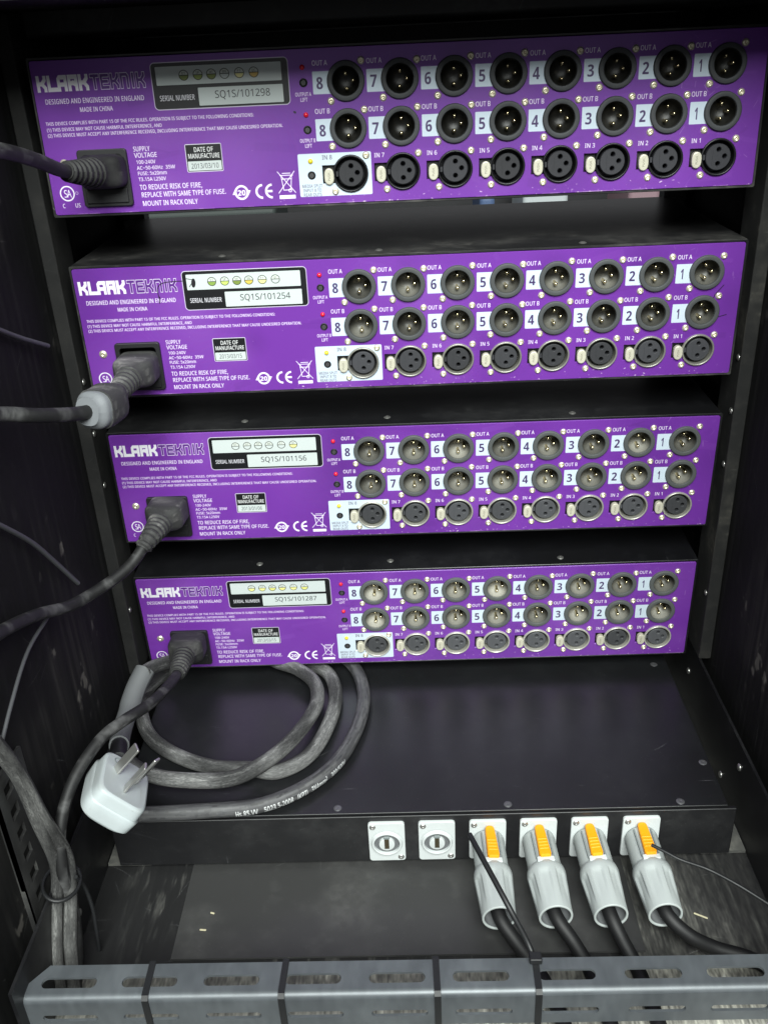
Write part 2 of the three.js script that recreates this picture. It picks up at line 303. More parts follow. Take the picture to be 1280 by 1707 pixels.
    // chips and scratches
    for (let i = 0; i < 70; i++) { x.fillStyle = `rgba(235,220,235,${rr(.3, .9)})`; const a = rr(140, 433), b = 87 - Math.abs(rr(-1, 1)) ** 2 * 6 - .2; x.beginPath(); x.ellipse(a, b, rr(.1, .9), rr(.08, .35), rr(-.6, .6), 0, 7); x.fill(); }
    for (let i = 0; i < 26; i++) { x.strokeStyle = `rgba(230,215,240,${rr(.15, .55)})`; x.lineWidth = rr(.08, .25); x.beginPath(); const a = rr(380, 433), b = rr(2, 86); x.moveTo(a, b); x.lineTo(a + rr(-3, 3), b + rr(-5, 5)); x.stroke(); }
    for (let i = 0; i < 90; i++) { x.strokeStyle = `rgba(${rnd() > .4 ? '215,190,235' : '50,20,75'},${rr(.05, .22)})`; x.lineWidth = rr(.06, .16); x.beginPath(); const a = rr(0, 435), b = rr(0, 87), l = rr(1, 9), q = rr(0, 6.3); x.moveTo(a, b); x.lineTo(a + l * Math.cos(q), b + l * Math.sin(q)); x.stroke(); }
    for (let i = 0; i < 40; i++) { x.fillStyle = `rgba(235,220,235,${rr(.1, .35)})`; x.fillRect(rr(0, 430), 86.6, rr(2, 14), .4); }
    for (let i = 0; i < 50; i++) { x.fillStyle = `rgba(235,220,235,${rr(.3, .8)})`; x.fillRect(rr(0, 435), rr(0, 87), rr(.1, .4), rr(.1, .35)); }
    if (k === 1) {                                                 // black pen strokes
      x.strokeStyle = '#17121c'; x.lineWidth = .5; x.beginPath(); x.moveTo(54.5, 20.5); x.quadraticCurveTo(53.5, 13, 57, 11.5); x.quadraticCurveTo(60, 10, 71, 10.2); x.stroke(); x.beginPath(); x.moveTo(55, 20); x.lineTo(54.4, 24); x.stroke();
      x.lineWidth = .45; x.beginPath(); x.moveTo(424, 27); x.lineTo(419, 33); x.lineTo(418, 36); x.stroke(); x.beginPath(); x.moveTo(428, 46.6); x.lineTo(421, 48.5); x.stroke();
    }
    if (k === 0) { x.fillStyle = '#1a0f22'; x.beginPath(); x.ellipse(154.6, 34, .9, .6, .5, 0, 7); x.fill(); }
    x.restore();
  });
}
function sticker(w, h, draw) { return canvas(Math.round(w * 14), Math.round(h * 14), (x, a, b) => { x.scale(14, 14); x.fillStyle = '#bfc7c6'; x.fillRect(0, 0, w, h); draw(x); }); }

// shared shapes (millimetres, then metres); y up from the bottom of the panel
const yy = (y) => 87.1 - y;
const panelShape = rrect(-217.5, 217.5, 0, 87.1, 1.6);
colX.forEach((cx) => {
  rowY.forEach((y) => panelShape.holes.push(circleHole(cx - 217.5, yy(y), 10.3)));
});
const latchHoleX = [-17.3, -10.9];
panelShape.holes = panelShape.holes.filter((_, i) => i % 3 !== 2);
colX.forEach((cx) => {                                              // input holes: a circle with the latch recess beside it, as one outline
  const p = new THREE.Path(), x = cx - 217.5, y = yy(70), a = Math.acos(-.86), R = 10.3, ys = R * Math.sin(a);
  p.moveTo(x + R * Math.cos(a), y + ys);
  for (let i = 1; i <= 28; i++) { const t = a - (2 * a) * i / 28; p.lineTo(x + R * Math.cos(t), y + R * Math.sin(t)); }
  p.lineTo(x - 17.3, y - ys); p.lineTo(x - 17.3, y + ys); p.closePath(); panelShape.holes.push(p);
});
for (const [x, y] of [[161, 18.2], [161.5, 44.2], [162.1, 70.2]]) panelShape.holes.push(circleHole(x - 217.5, yy(y), 2.25));
{ const p = rrect(20.6 - 217.5, 49.6 - 217.5, yy(82.4), yy(50.2), 1.5, THREE.Path); panelShape.holes.push(p); }
function uvPanel(g) { const p = g.attributes.position, uv = g.attributes.uv; for (let i = 0; i < p.count; i++) uv.setXY(i, (p.getX(i) + .2175) / .435, p.getY(i) / .0871); return g; }
const G = {};
G.panel = uvPanel(mmg(ext(panelShape, 1.6, .25, 1, 24).translate(0, 0, -1.85)));
{
  const s = rrect(-219.2, 219.2, -1.6, 88.9, 1.4); s.holes.push(rrect(-217.7, 217.7, -.2, 87.3, 1.6, THREE.Path));
  const tube_ = mmg(ext(s, 186.4, .3, 1).translate(0, 0, -187.2));
  G.chassis = metreUV(merge(tube_, box(-.2174, .2174, .0001, .087, -.186, -.184)));
  G.front = box(-.2325, .2325, -.0006, .0877, -.1935, -.1902, .0006);
}
G.coverScrew = merge(lathe([[0, .5], [.5, .5], [.6, .9], [1.4, .8], [2.3, .25], [2.6, 0]], 14)).rotateX(-Math.PI / 2).scale(.001, .001, .001);
G.screw = mmg(lathe([[0, .2], [.75, .2], [.8, 1.0], [1.3, 1.15], [2.0, .7], [2.3, 0]], 14));
G.bigScrew = mmg(lathe([[0, .5], [.6, .5], [.7, 1.2], [1.7, 1.0], [2.5, .5], [2.8, 0]], 16));
G.male = mmg(lathe([[0, -11], [6.4, -11], [7.2, -10.2], [7.9, -.4], [8.15, 1.5], [8.5, 1.9], [10.6, 1.9], [11.1, 1.5], [11.25, 0]], 36));
G.bowl = mmg(lathe([[0, -9.6], [2.2, -9.45], [4.2, -8.8], [5.7, -7.6], [6.8, -5.9], [7.5, -3.8], [7.85, -1.4], [8.0, 1.0]], 36));
G.male = mmg(lathe([[7.9, .2], [8.15, 1.5], [8.5, 1.9], [10.6, 1.9], [11.1, 1.5], [11.25, 0]], 36));
G.pin = mmg(merge(new THREE.CylinderGeometry(1.15, 1.15, 8, 10).rotateX(Math.PI / 2).translate(0, 0, -6.8), new THREE.SphereGeometry(1.15, 10, 8).translate(0, 0, -2.8)));
G.female = mmg(lathe([[8.7, -9], [9.3, -9], [9.5, .8], [9.9, 1.5], [10.5, 1.5], [10.9, 1.1], [11.0, 0]], 36));
{
  const s = new THREE.Shape(); s.absarc(.2, 0, 7.7, 0, 2 * Math.PI);
  for (const [x, y] of [[.3, 4.3], [4.1, .3], [.3, -3.9]]) s.holes.push(circleHole(x, y, 1.35));
  const body = ext(s, 8.2, .35, 1, 20).translate(0, 0, -8.4);
  const back = new THREE.CircleGeometry(9, 20).translate(0, 0, -8.6), key = new THREE.BoxGeometry(1.2, 3, 8).translate(-8.4, 0, -4.3);
  const rib = new THREE.BoxGeometry(.35, 9, .35).translate(-3.2, 0, .2);
  G.insert = mmg(merge(body, back, key, rib));
}
{
  const s = new THREE.Shape(); s.moveTo(-3, -1.2); s.bezierCurveTo(-3, -6, 3, -6, 3, -1.2); s.lineTo(3, 1.2); s.bezierCurveTo(3, 6, -3, 6, -3, 1.2); s.closePath();
  const g = ext(s, 2.6, .6, 2, 8).translate(-13.3, -1.2, -1.2); const uv = g.attributes.uv, p = g.attributes.position;
  for (let i = 0; i < p.count; i++) uv.setXY(i, (p.getX(i) + 16.2) / 5.8, (p.getY(i) + 6) / 9.4);
  G.latch = mmg(g);
}
G.recess = mmg(new THREE.BoxGeometry(7, 12.4, .5).translate(-13.4, -.4, -3));
G.led = mmg(new THREE.SphereGeometry(1.55, 14, 8, 0, 7, 0, Math.PI / 2).rotateX(Math.PI / 2));
G.button = mmg(merge(new THREE.CylinderGeometry(1.5, 1.5, 4, 14).rotateX(Math.PI / 2).translate(0, 0, -1.7)));
G.buttonRing = mmg(lathe([[1.8, -3], [1.8, .4], [2.3, .35], [2.5, 0]], 16));
G.plate = (w, h, t) => { const g = mmg(ext(rrect(0, w, 0, h, .5), t, 0)); const uv = g.attributes.uv, p = g.attributes.position; for (let i = 0; i < p.count; i++) uv.setXY(i, p.getX(i) * 1000 / w, p.getY(i) * 1000 / h); return g; };
{
  const s = rrect(19.8, 50.2, yy(82.9), yy(49.6), 2); s.holes.push(rrect(22.8, 47.2, yy(69.6), yy(53), 2.2, THREE.Path));
  G.inlet = mmg(merge(ext(s, 2.2, .5, 2, 6).translate(-217.5, 0, -.2), new THREE.BoxGeometry(28, 31, 1).translate(35 - 217.5, yy(66), -12)));
  G.fuse = mmg(new RoundedBoxGeometry(26, 8.5, 2.4, 2, .6).translate(35 - 217.5, yy(76.6), 2.4));
}
const pushTex = canvas(96, 144, (x) => {
  x.fillStyle = '#cbc7b5'; x.fillRect(0, 0, 96, 144); for (let i = 0; i < 260; i++) { x.fillStyle = `rgba(${rnd() > .5 ? '255,255,245' : '90,85,70'},${rr(.05, .22)})`; x.fillRect(rr(0, 96), rr(0, 144), rr(1, 4), rr(1, 8)); }
  x.save(); x.translate(58, 72); x.rotate(-Math.PI / 2); x.fillStyle = '#6c6858'; x.font = '30px sans-serif'; x.textAlign = 'center'; x.fillText('PUSH', 0, 0); x.restore();
});
M.latch = std({ map: pushTex, metalness: .2, roughness: .42 });
M.latchClosed = M.latch;

const UNITS = [
  { pose: [.0005, .081, -.0016, -.0019, .0179, -.0457], serial: 'SQ1S/101298', date: '2013/03/10', dustAndLight: .0, which: 'topmost, its serial label ending 298, shaded by the case top', fills: ['#7d8a4a', '#8a9a4c', '#7f8c48', '#bfc7c6', '#e2dc9c', '#d0b060'] },
  { pose: [.0016, -.0407, .0008, -.0026, .0098, -.0047], serial: 'SQ1S/101254', date: '2013/03/15', dustAndLight: .35, which: 'second from the top, black pen stroke across its lettering, serial label ending 254', fills: ['#7f9a48', '#b9cc6c', '#74863c', '#c8b450', '#ddd890', '#bfc7c6'] },
  { pose: [.0019, -.1607, -.0054, -.0058, .0059, .0067], serial: 'SQ1S/101156', date: '2013/01/06', dustAndLight: .7, which: 'third from the top, serial label ending 156', fills: ['#bfc7c6', '#bfc7c6', '#bfc7c6', '#bfc7c6', '#bfc7c6', '#e4df8e'] },
  { pose: [-.0008, -.2828, -.0088, .0015, .0001, .0297], serial: 'SQ1S/101287', date: '2013/03/15', dustAndLight: 1, which: 'lowest of the four, dustiest sockets, serial label ending 287', fills: ['#dcd98c', '#dcd98c', '#d2d07c', '#d8d484', '#dcd98c', '#d2d07c'] },
];
const lerpHex = (a, b, t) => new THREE.Color(a).lerp(new THREE.Color(b), t);
UNITS.forEach((U, k) => {
  const [x, y, z, r, a, t] = U.pose;
  const g = thing('signal_splitter', `purple rack signal splitter, ${U.which}`.split(' ').slice(0, 16).join(' '), 'audio splitter', [0, 0, 0], 'purple signal splitters stacked in the case');
  const R = new THREE.Matrix4().makeRotationY(a).multiply(new THREE.Matrix4().makeRotationX(t)).multiply(new THREE.Matrix4().makeRotationZ(r));
  g.setRotationFromMatrix(R); g.position.copy(V(0, -H, 0).applyMatrix4(R)).add(V(x, y, z));
  const ring = std({ color: lerpHex(0x3a3c3f, 0x505352, U.dustAndLight), roughness: .6 }), bowl = std({ color: 0xffffff, vertexColors: true, roughness: .42 });
  const bowls = [.5, .8, 1, 1.3].map((q) => { const b = bowl.clone(); b.color.setRGB(q, q, q * .98); return b; }), insA = [.75, 1, 1.25].map((q) => { const b = std({ color: lerpHex(0x26262b, 0x46474a, U.dustAndLight), roughness: .6 }); b.color.multiplyScalar(q); return b; });
  const bowlG = G.bowl.clone();                                     // lower side of each bowl paler: light from above painted in, plus settled dust
  { const p = bowlG.attributes.position, col = new Float32Array(p.count * 3); for (let i = 0; i < p.count; i++) { const bowlTone = (.015 + .30 * U.dustAndLight) * (.9 - .88 * sm(-.0065, .0012, p.getY(i)))  + .008 + .03 * U.dustAndLight * sm(-.009, -.0105, p.getZ(i)); col.set([bowlTone, bowlTone * .98, bowlTone * .88], 3 * i); } bowlG.setAttribute('color', new THREE.BufferAttribute(col, 3)); }
  const rim = std({ color: lerpHex(0x28282a, 0xc2c0b6, U.dustAndLight ** .6), roughness: .34, metalness: .45 }), ins = std({ color: lerpHex(0x26262b, 0x46474a, U.dustAndLight), roughness: .6 });  // rim colour lightened unit by unit to stand for brightly lit edges
  part('chassis', G.chassis, M.cover[Math.min(2, Math.max(0, k - 1))], g);
  part('front_panel', G.front, M.blackPaint, g);
  const P = part('back_panel', G.panel, phys({ map: panelArt(k), roughness: .42, metalness: .12, clearcoat: .35, clearcoatRoughness: .22 }), g);
  const at = (m, px, py, pz = 0) => { m.position.set((px - 217.5) / 1000, yy(py) / 1000, pz / 1000); return m; };
  const scr = (px, py, par = g) => { const s = part('screw', G.screw, M.screw, par); s.rotation.z = rnd() * 3; return s; };
  // stickers
  const cert = sticker(74.5, 10, (c) => U.fills.forEach((f, i) => {
    const cx = [16.6, 25, 33, 40.8, 49.6, 58.2][i], cy = 5; c.lineWidth = .42; c.strokeStyle = '#2e3228'; c.fillStyle = '#ccd2cc'; c.beginPath(); c.arc(cx, cy, 2.7, 0, 7); c.fill();
    c.fillStyle = f; c.beginPath(); c.arc(cx, cy, 2.7, 0, Math.PI); c.fill(); c.beginPath(); c.arc(cx, cy, 2.7, 0, 7); c.moveTo(cx - 2.7, cy); c.lineTo(cx + 2.7, cy); c.stroke(); text(c, ['ET', 'IF', 'MT', 'BN', 'F1', 'QC'][i], cx, cy - 1.2, 1.3, '#3b4030', 2.4, 'center');
    if (k === 1 && !i) { c.fillStyle = '#17151a'; c.beginPath(); c.ellipse(4.5, 5.5, 1.4, 3, .1, 0, 7); c.fill(); c.strokeStyle = '#17151a'; c.beginPath(); c.moveTo(0, 2.5); c.lineTo(5, 3.5); c.lineTo(1.5, 8); c.stroke(); }
  }));
  const ser = sticker(50.6, 9.8, (c) => text(c, U.serial, 9.6, 3.9, 4, '#22242a', 33.4)), dat = sticker(20.6, 5.4, (c) => text(c, U.date, 10.3, 2.7, 2.9, '#33363c', k ? 15.5 : 17, 'center'));
  for (const [tex, w, h, px, py, nm] of [[cert, 74.5, 10, 73.9, 16.2, 'test_label'], [ser, 50.6, 9.8, 98, 28, 'serial_label'], [dat, 20.6, 5.4, 86.7, 64.4, 'date_label']])
    at(part(nm, G.plate(w, h, .12), std({ map: tex, roughness: .5 }), g), px, py, .02);
  colX.forEach((cx, i) => {
    for (const r2 of [0, 1]) {
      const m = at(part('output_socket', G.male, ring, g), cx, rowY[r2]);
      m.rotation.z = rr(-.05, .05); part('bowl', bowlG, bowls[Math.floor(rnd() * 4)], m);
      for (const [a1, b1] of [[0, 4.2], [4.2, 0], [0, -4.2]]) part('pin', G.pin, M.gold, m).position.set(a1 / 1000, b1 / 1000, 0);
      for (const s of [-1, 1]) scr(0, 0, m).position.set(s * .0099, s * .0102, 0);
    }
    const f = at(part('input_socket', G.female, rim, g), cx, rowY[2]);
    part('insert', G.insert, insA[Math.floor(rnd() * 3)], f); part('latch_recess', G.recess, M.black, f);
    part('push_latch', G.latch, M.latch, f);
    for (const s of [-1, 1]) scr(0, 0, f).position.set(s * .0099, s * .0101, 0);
  });
  for (const [px, py, m, l] of [[160.8, 9.9, M.red], [161.2, 35.8, M.red], [161.9, 62, M.yellow]]) at(part('indicator', G.led, m, g), px, py, 0);
  for (const [px, py] of [[161, 18.2], [161.5, 44.2], [162.1, 70.2]]) { const b = at(part('button', G.button, M.button, g), px, py); part('button_collar', G.buttonRing, M.darkPlastic, b); }
  const il = part('power_inlet', G.inlet, M.darkPlastic, g); part('fuse_drawer', G.fuse, M.darkPlastic, il);
  at(part('panel_screw', G.bigScrew, M.screw, g), 10.8, 57.2);
  if (k) for (const [px, pz] of [[-121, -15], [-17.5, -13.5], [115, -10]]) part('cover_screw', G.coverScrew, M.steel, g).position.set(px / 1000, .0889, pz / 1000);
});

// ------------------------------------------------------------------ power cords
function cord(name, label, pts, o) {
  const c = new THREE.CatmullRomCurve3(vm(pts), false, 'centripetal'), g = thing(name, label, 'power cord', [0, 0, 0], o.group), L = c.getLength(), B = o.body ?? .024, E = o.relief ?? .03;
  const w = (d) => { const t = sm(B * .55, B, d); return { w: .0138 - .0055 * t, h: .0098 - .0022 * t, e: 4.5 - 2 * t }; };
  part('plug', along(c, 0, B, 14, w, 24), o.mat, g);
  part('strain_relief', along(c, B - .001, B + E, 60, (d) => { const t = (d - B) / E, q = .0080 - .0030 * t + (((d * 1000) % 4.6) < 2.3 ? .0008 : -.0004); return { w: q, h: q }; }, 16), o.mat, g);
  part('cable', tube(Array.from({ length: 41 }, (_, i) => c.getPointAt((B + E - .002) / L + (1 - (B + E - .002) / L) * i / 40)), o.r ?? .0039, 120), M.cord, g);
  return { g, c, L };
}
const plugDust = [[.1, .3], [.2, 1], [.17, 1], [.12, .6]].map(([b, a], i) => std({ map: dustyBlack(160 + i, [b, b, b], [.58, .57, .56], a, .02, 11), roughness: .7, bumpMap: woodBump, bumpScale: .0003 }));
cord('mains_lead', 'black power cord in the shaded topmost unit, leaving the frame at upper left', [[-181, 19, 2], [-182, 20, 18], [-184, 22, 34], [-189, 26, 58], [-191, 35, 90], [-193, 44, 130], [-196, 50, 180], [-200, 52, 230]], { mat: plugDust[0], group: 'mains cords plugged into the splitters' });
{
  const { g, c } = cord('mains_lead', 'dusty power cord with a fat grey ended coupler, in the second unit from the top', [[-181, -106, 2], [-182, -106, 30], [-183, -107, 55], [-186, -107, 80], [-193, -103, 100], [-207, -94, 125], [-220, -87, 140], [-228, -78, 175]], { mat: plugDust[1], body: .03, relief: .03, r: .0042, group: 'mains cords plugged into the splitters' });
  part('coupler', along(c, .058, .084, 12, (d) => { const t = (d - .058) / .026; return { w: .0085 + .0035 * sm(0, .35, t), h: .0085 + .0035 * sm(0, .35, t), e: 3 }; }, 24), plugDust[1], g);
  part('coupler_nut', along(c, .0838, .0925, 8, (d) => { const q = .0114 - .003 * sm(.087, .0925, d); return { w: q, h: q, e: 2.6 }; }, 24), std({ color: 0x76797d, roughness: .6 }), g, 'grey ring nut closing the coupler');
}
cord('mains_lead', 'black power cord with ribbed grip in the third unit, sweeping down to the left edge', [[-178, -216, 2], [-181, -217, 30], [-184, -218, 50], [-194, -228, 65], [-219, -233, 100], [-228, -215, 142], [-229, -197, 187], [-229, -188, 221]], { mat: plugDust[2], group: 'mains cords plugged into the splitters' });
cord('mains_lead', 'black power cord in the lowest unit, looping down into the tied bundle at left', [[-181, -337, 2], [-180, -333, 28], [-178, -326, 60], [-184, -314, 105], [-195, -308, 130], [-204, -308, 145], [-216, -318, 172], [-221, -336, 194], [-221, -360, 205], [-220, -394, 208], [-219, -417, 219], [-219, -433, 232]], { mat: plugDust[3], group: 'mains cords plugged into the splitters' });

// the grey bundle at the lower left
{
  const g = thing('cable_bundle', 'dusty grey cables bundled together at the lower left, running behind the perforated rail', 'cable bundle');
  const A = [[-228, -240, 226], [-227, -276, 213], [-226, -316, 208], [-225, -360, 204], [-225, -380, 217], [-225, -402, 230], [-225, -432, 240]];
  const jacket = std({ map: cableTex, color: 0xe2e2e0, roughness: .9 });
  part('cable', tube(vm(A), .0037, 80, 14), jacket, g);
  part('cable', tube(vm(A.map(([x, y, z], i) => [x + [1, 1, 2, 5, 6, 6, 6][i], y + [2, 2, 2, 2, 0, 0, 0][i], z - [1, 1, 3, 6, 8, 7, 6][i]])), .0042, 80, 14), jacket, g);
}
{
  const g = thing('cable_tie', 'black cable tie round the grey cable bundle, its long tail curling down', 'cable tie');
  part('band', new THREE.TorusGeometry(.0125, .0013, 8, 28).rotateX(Math.PI / 2).rotateZ(-.25).scale(.85, 1, 1.1).translate(-.2225, -.368, .207), M.tie, g);
  part('tail', tube(vm([[-214, -366, 205], [-213, -380, 200], [-211, -398, 201], [-211, -413, 203], [-212, -433, 205]]), .0013, 40, 8), M.tie, g);
}
solo('tie_tail', tube(vm([[-231, -47, 106], [-231, -65, 69], [-229, -81, 34]]), .0016, 20, 8), M.wire, 'grey cable tie end poking in at the left edge beside the second unit', 'cable tie');
solo('tie_tail', tube(vm([[-232, -143, 156], [-231, -178, 118], [-230, -208, 93], [-228, -235, 73]]), .0016, 24, 8), M.wire, 'grey cable tie end poking in at the left edge, beneath the third cord', 'cable tie');
solo('thin_wire', tube(vm([[-232, -262, 222], [-232, -245, 190], [-232, -232, 155], [-231, -230, 120]]), .0012, 30, 8), M.wire, 'thin grey wire hanging on the left wall under the third power cord', 'wire');

// ------------------------------------------------------------------ coiled mains lead with white plug
{
  const g = thing('coiled_cable', 'thick dusty grey mains lead coiled on the distributor, ending in a white plug', 'coiled cable');
  const print = canvas(2048, 64, (x) => {
    x.fillStyle = '#3b3b3d'; x.fillRect(0, 0, 2048, 64);
    for (let i = 0; i < 1500; i++) { const v = Math.floor(rr(70, 190)); x.fillStyle = `rgba(${v},${v},${v},${rr(.03, .16)})`; x.fillRect(rr(-100, 2048), rr(0, 64), rr(20, 160), rr(1, 5)); }
    for (let i = 0; i < 400; i++) { x.fillStyle = `rgba(20,20,22,${rr(.1, .4)})`; x.fillRect(rr(0, 2048), rr(0, 64), rr(5, 60), rr(1, 3)); }
    x.save(); x.translate(1024, 16); x.fillStyle = '#e4e6e6'; x.font = '15px sans-serif'; x.textAlign = 'center'; x.textBaseline = 'middle'; x.scale(1.3, 1); x.fillText('Hs.85.VV    5023.5-2008   JKPTJ   3X4mm²    300/500V', -60, 0); x.restore();
  });
  const outer = vm([[-240, -380, 100], [-228, -380, 128], [-206, -380, 141], [-187, -380, 140.5], [-149, -380, 139], [-111, -380, 135], [-83, -380, 120], [-62, -380, 97], [-49, -380, 65], [-43, -380, 25], [-48, -380, -7], [-60, -380, -30], [-90, -380, -52]]);
  const og = (() => { const c = new THREE.CatmullRomCurve3(outer, false, 'centripetal'); return new THREE.TubeGeometry(c, 160, .0052, 18, false); })();
  part('cable', og, std({ map: print, roughness: .6 }), g, 'outer turn of the lead with white printed lettering');
  const coil = [[-211, -342, 32], [-207, -347, 18], [-196, -360, -8], [-176, -372, -36], [-156, -374, -48], [-135, -374, -42], [-119, -374, -22], [-99, -373, -9], [-83, -373, 10], [-79, -373, 35], [-91, -372, 73], [-110, -371, 102], [-132, -371, 118], [-160, -371, 119], [-187, -372, 113], [-210, -373, 97], [-226, -374, 65], [-226, -377, 20], [-206, -378, -18], [-170, -379, -45], [-130, -380, -48], [-100, -380, -36], [-89, -380, -25], [-74, -380, -11], [-66, -380, 15], [-69, -380, 52], [-83, -380, 89], [-104, -380, 103], [-123, -380, 99], [-148, -380, 97], [-175, -380, 86], [-201, -380, 66], [-215, -380, 43], [-222, -380, 15], [-214, -380, -20]];
  part('cable', tube(vm(coil), .0055, 360, 14), M.cable, g);
  const hang = new THREE.CatmullRomCurve3(vm([[-211, -343, 26], [-216, -350, 40], [-218, -356, 58], [-216, -355, 85], [-208, -344, 115], [-197, -327, 145], [-191, -321, 158]]), false, 'centripetal');
  part('sleeve', along(hang, .001, .088, 30, (d) => ({ w: .0078 - .0008 * sm(.03, .04, d), h: .0078 - .0008 * sm(.03, .04, d) }), 18), M.sleeve, g, 'smooth grey sleeve on the lead above the plug');
  part('cable', along(hang, .08, .135, 10, () => ({ w: .0058, h: .0058 }), 16), M.tie, g);
  // plug: the pins stand on a sloping face that looks up and to the right
  const cv = V(.30, .65, .69).normalize(), rt = V(1, 0, 0).addScaledVector(cv, -cv.x).normalize(), uw = cv.clone().cross(rt);
  const mixv = (a, b, c) => rt.clone().multiplyScalar(a).addScaledVector(uw, b).addScaledVector(cv, c).normalize();
  const n = mixv(.565, .66, .5), e2 = mixv(-15, -145, 208), ax = e2.addScaledVector(n, -e2.dot(n)).normalize().negate(), bx = ax.clone().cross(n);
  const C = V(-.1843, -.3215, .170);
  const sec = (d, w, h, e) => ({ p: C.clone().addScaledVector(n, d), a: bx, b: ax, w, h, e });
  const body = part('mains_plug', loft([sec(-.0215, .0150, .0195, 3.4), sec(-.0205, .0172, .0218, 3.6), sec(-.0185, .0182, .0228, 5), sec(-.0095, .0186, .0232, 5.5), sec(-.0090, .0170, .0216, 5.5), sec(-.0084, .0176, .0222, 5.5), sec(-.002, .0172, .0218, 5.5), sec(-.0006, .0166, .0212, 5.5), sec(0, .0154, .0200, 5)], 64), M.plugWhite, g, 'white moulded plug with flat metal pins');
  const basis = new THREE.Matrix4().makeBasis(bx, ax, n);
  for (const [u, v, rot] of [[-.0078, .004, .5], [.0078, .004, -.5], [0, -.0095, 0]]) {
    const p = part('pin', new RoundedBoxGeometry(.0017, .0070, .021, 2, .0006).rotateZ(rot).translate(0, 0, .0105), M.steel, body);
    p.position.copy(C).addScaledVector(bx, u).addScaledVector(ax, v).addScaledVector(n, 0); p.quaternion.setFromRotationMatrix(basis);
  }
  const rc = part('screw_recess', mmg(lathe([[0, -.3], [2.4, -.3], [3.0, .3], [3.4, .2]], 20)), M.greyDark, body); rc.position.copy(C).addScaledVector(ax, .0140).addScaledVector(bx, -.007).addScaledVector(n, .0002); rc.quaternion.setFromRotationMatrix(basis);
}

// ------------------------------------------------------------------ power distributor
const DX0 = -.2155, DX1 = .2127, DZ = .1396, DT = -.3862, DB = -.4305;
const distroTex = dustyBlack(91, [.095, .098, .105], [.55, .55, .55], .07, .006);
{
  const g = thing('power_distributor', 'black one unit power distributor on the case floor with six white sockets in front', 'power distributor');
  const m = phys({ map: distroTex, roughness: .36 });
  part('chassis', box(DX0 + .004, .2055, DB, DT - .0016, -.2, DZ - .003), m, g);
  part('front_face', box(DX0, DX1, DB, DT - .0022, DZ - .003, DZ, .0008), std({ map: coverTex[1], roughness: .42 }), g);
  const top = part('top_plate', box(DX0 + .004, .207, DT - .0016, DT, -.2, DZ - .0012, .0006), m, g);
  for (const [x, z] of [[59, 133], [176, 134], [202, 97], [196, -19], [-58, 133]]) {
    part('screw', mmg(lathe([[0, .25], [.5, .25], [.7, .5], [1.6, .55], [2.4, .35], [2.9, 0]], 16).rotateX(-Math.PI / 2)), std({ color: 0x6b6b6e, metalness: .6, roughness: .35 }), top).position.set(x / 1000, DT, z / 1000);
  }
  [-24.9, 9.7, 44.6, 79.2, 114, 149.1].forEach((cx, i) => {
    const flange = part('power_socket', mmg(ext(rrect(-12.6, 12.6, -17.8, 17.8, 2.4), 1.8, .6, 2, 8)), M.white, g);
    flange.position.set(cx / 1000, -.4105, DZ - .0003);
    for (const [sx, sy] of [[-9.4, 14.2], [9.4, -14.2]]) part('screw', G.bigScrew.clone().scale(.8, .8, .8), M.steel, flange).position.set(sx / 1000, sy / 1000, .0024);
    if (i < 2) {
      part('collar', mmg(lathe([[8.8, -1], [8.8, 2.8], [9.2, 3.2], [10, 3.2], [10.4, 2.6], [10.8, 1.2], [11.2, 1.6]], 36)), M.white, flange).position.z = .0016;
      part('well', mmg(new THREE.CylinderGeometry(8.9, 8.9, .3, 32).rotateX(Math.PI / 2)), M.sleeve, flange).position.z = .0025;  // darker than the socket: shade of the groove put into the colour
      part('core', mmg(lathe([[0, 3.4], [5.0, 3.4], [5.5, 2.9], [5.5, 0]], 28)), M.white, flange).position.z = .0016;
      part('contact', mmg(new THREE.BoxGeometry(3.2, 8.4, .9)), std({ color: 0x4c4434, metalness: .4, roughness: .4 }), flange).position.set(0, .0012, .005);
      part('notch', mmg(new RoundedBoxGeometry(4, 2.4, 1.2, 1, .4)), M.greyDark, flange).position.set(0, .0066, .0046);
    }
  });
}
const cabPts = [
  [[45, -412, 190], [47.5, -414, 203], [57, -422, 215], [67, -427, 229], [75, -428, 250], [80, -428, 275], [84, -428, 296]], [[80, -412, 190], [83, -414, 203], [92, -422, 215], [99, -427, 229], [103, -428, 250], [106, -428, 275], [108, -428, 296]],
  [[115, -412, 190], [117, -414, 203], [122, -421, 215], [128, -427, 229], [131, -428, 250], [133, -428, 275], [134, -428, 296]], [[150, -412, 190], [152, -413, 203], [163, -420, 212], [180, -428, 216], [199, -430, 222], [214, -430.5, 234], [222, -430.5, 255]]];
const plugLabels = ['grey round power plug with orange catch, leftmost of four, thin black strap across it', 'grey round power plug with orange catch, second from the left of four', 'grey round power plug with orange catch, third from the left of four', 'grey round power plug with orange catch, rightmost of four, a thin wire at its catch'];
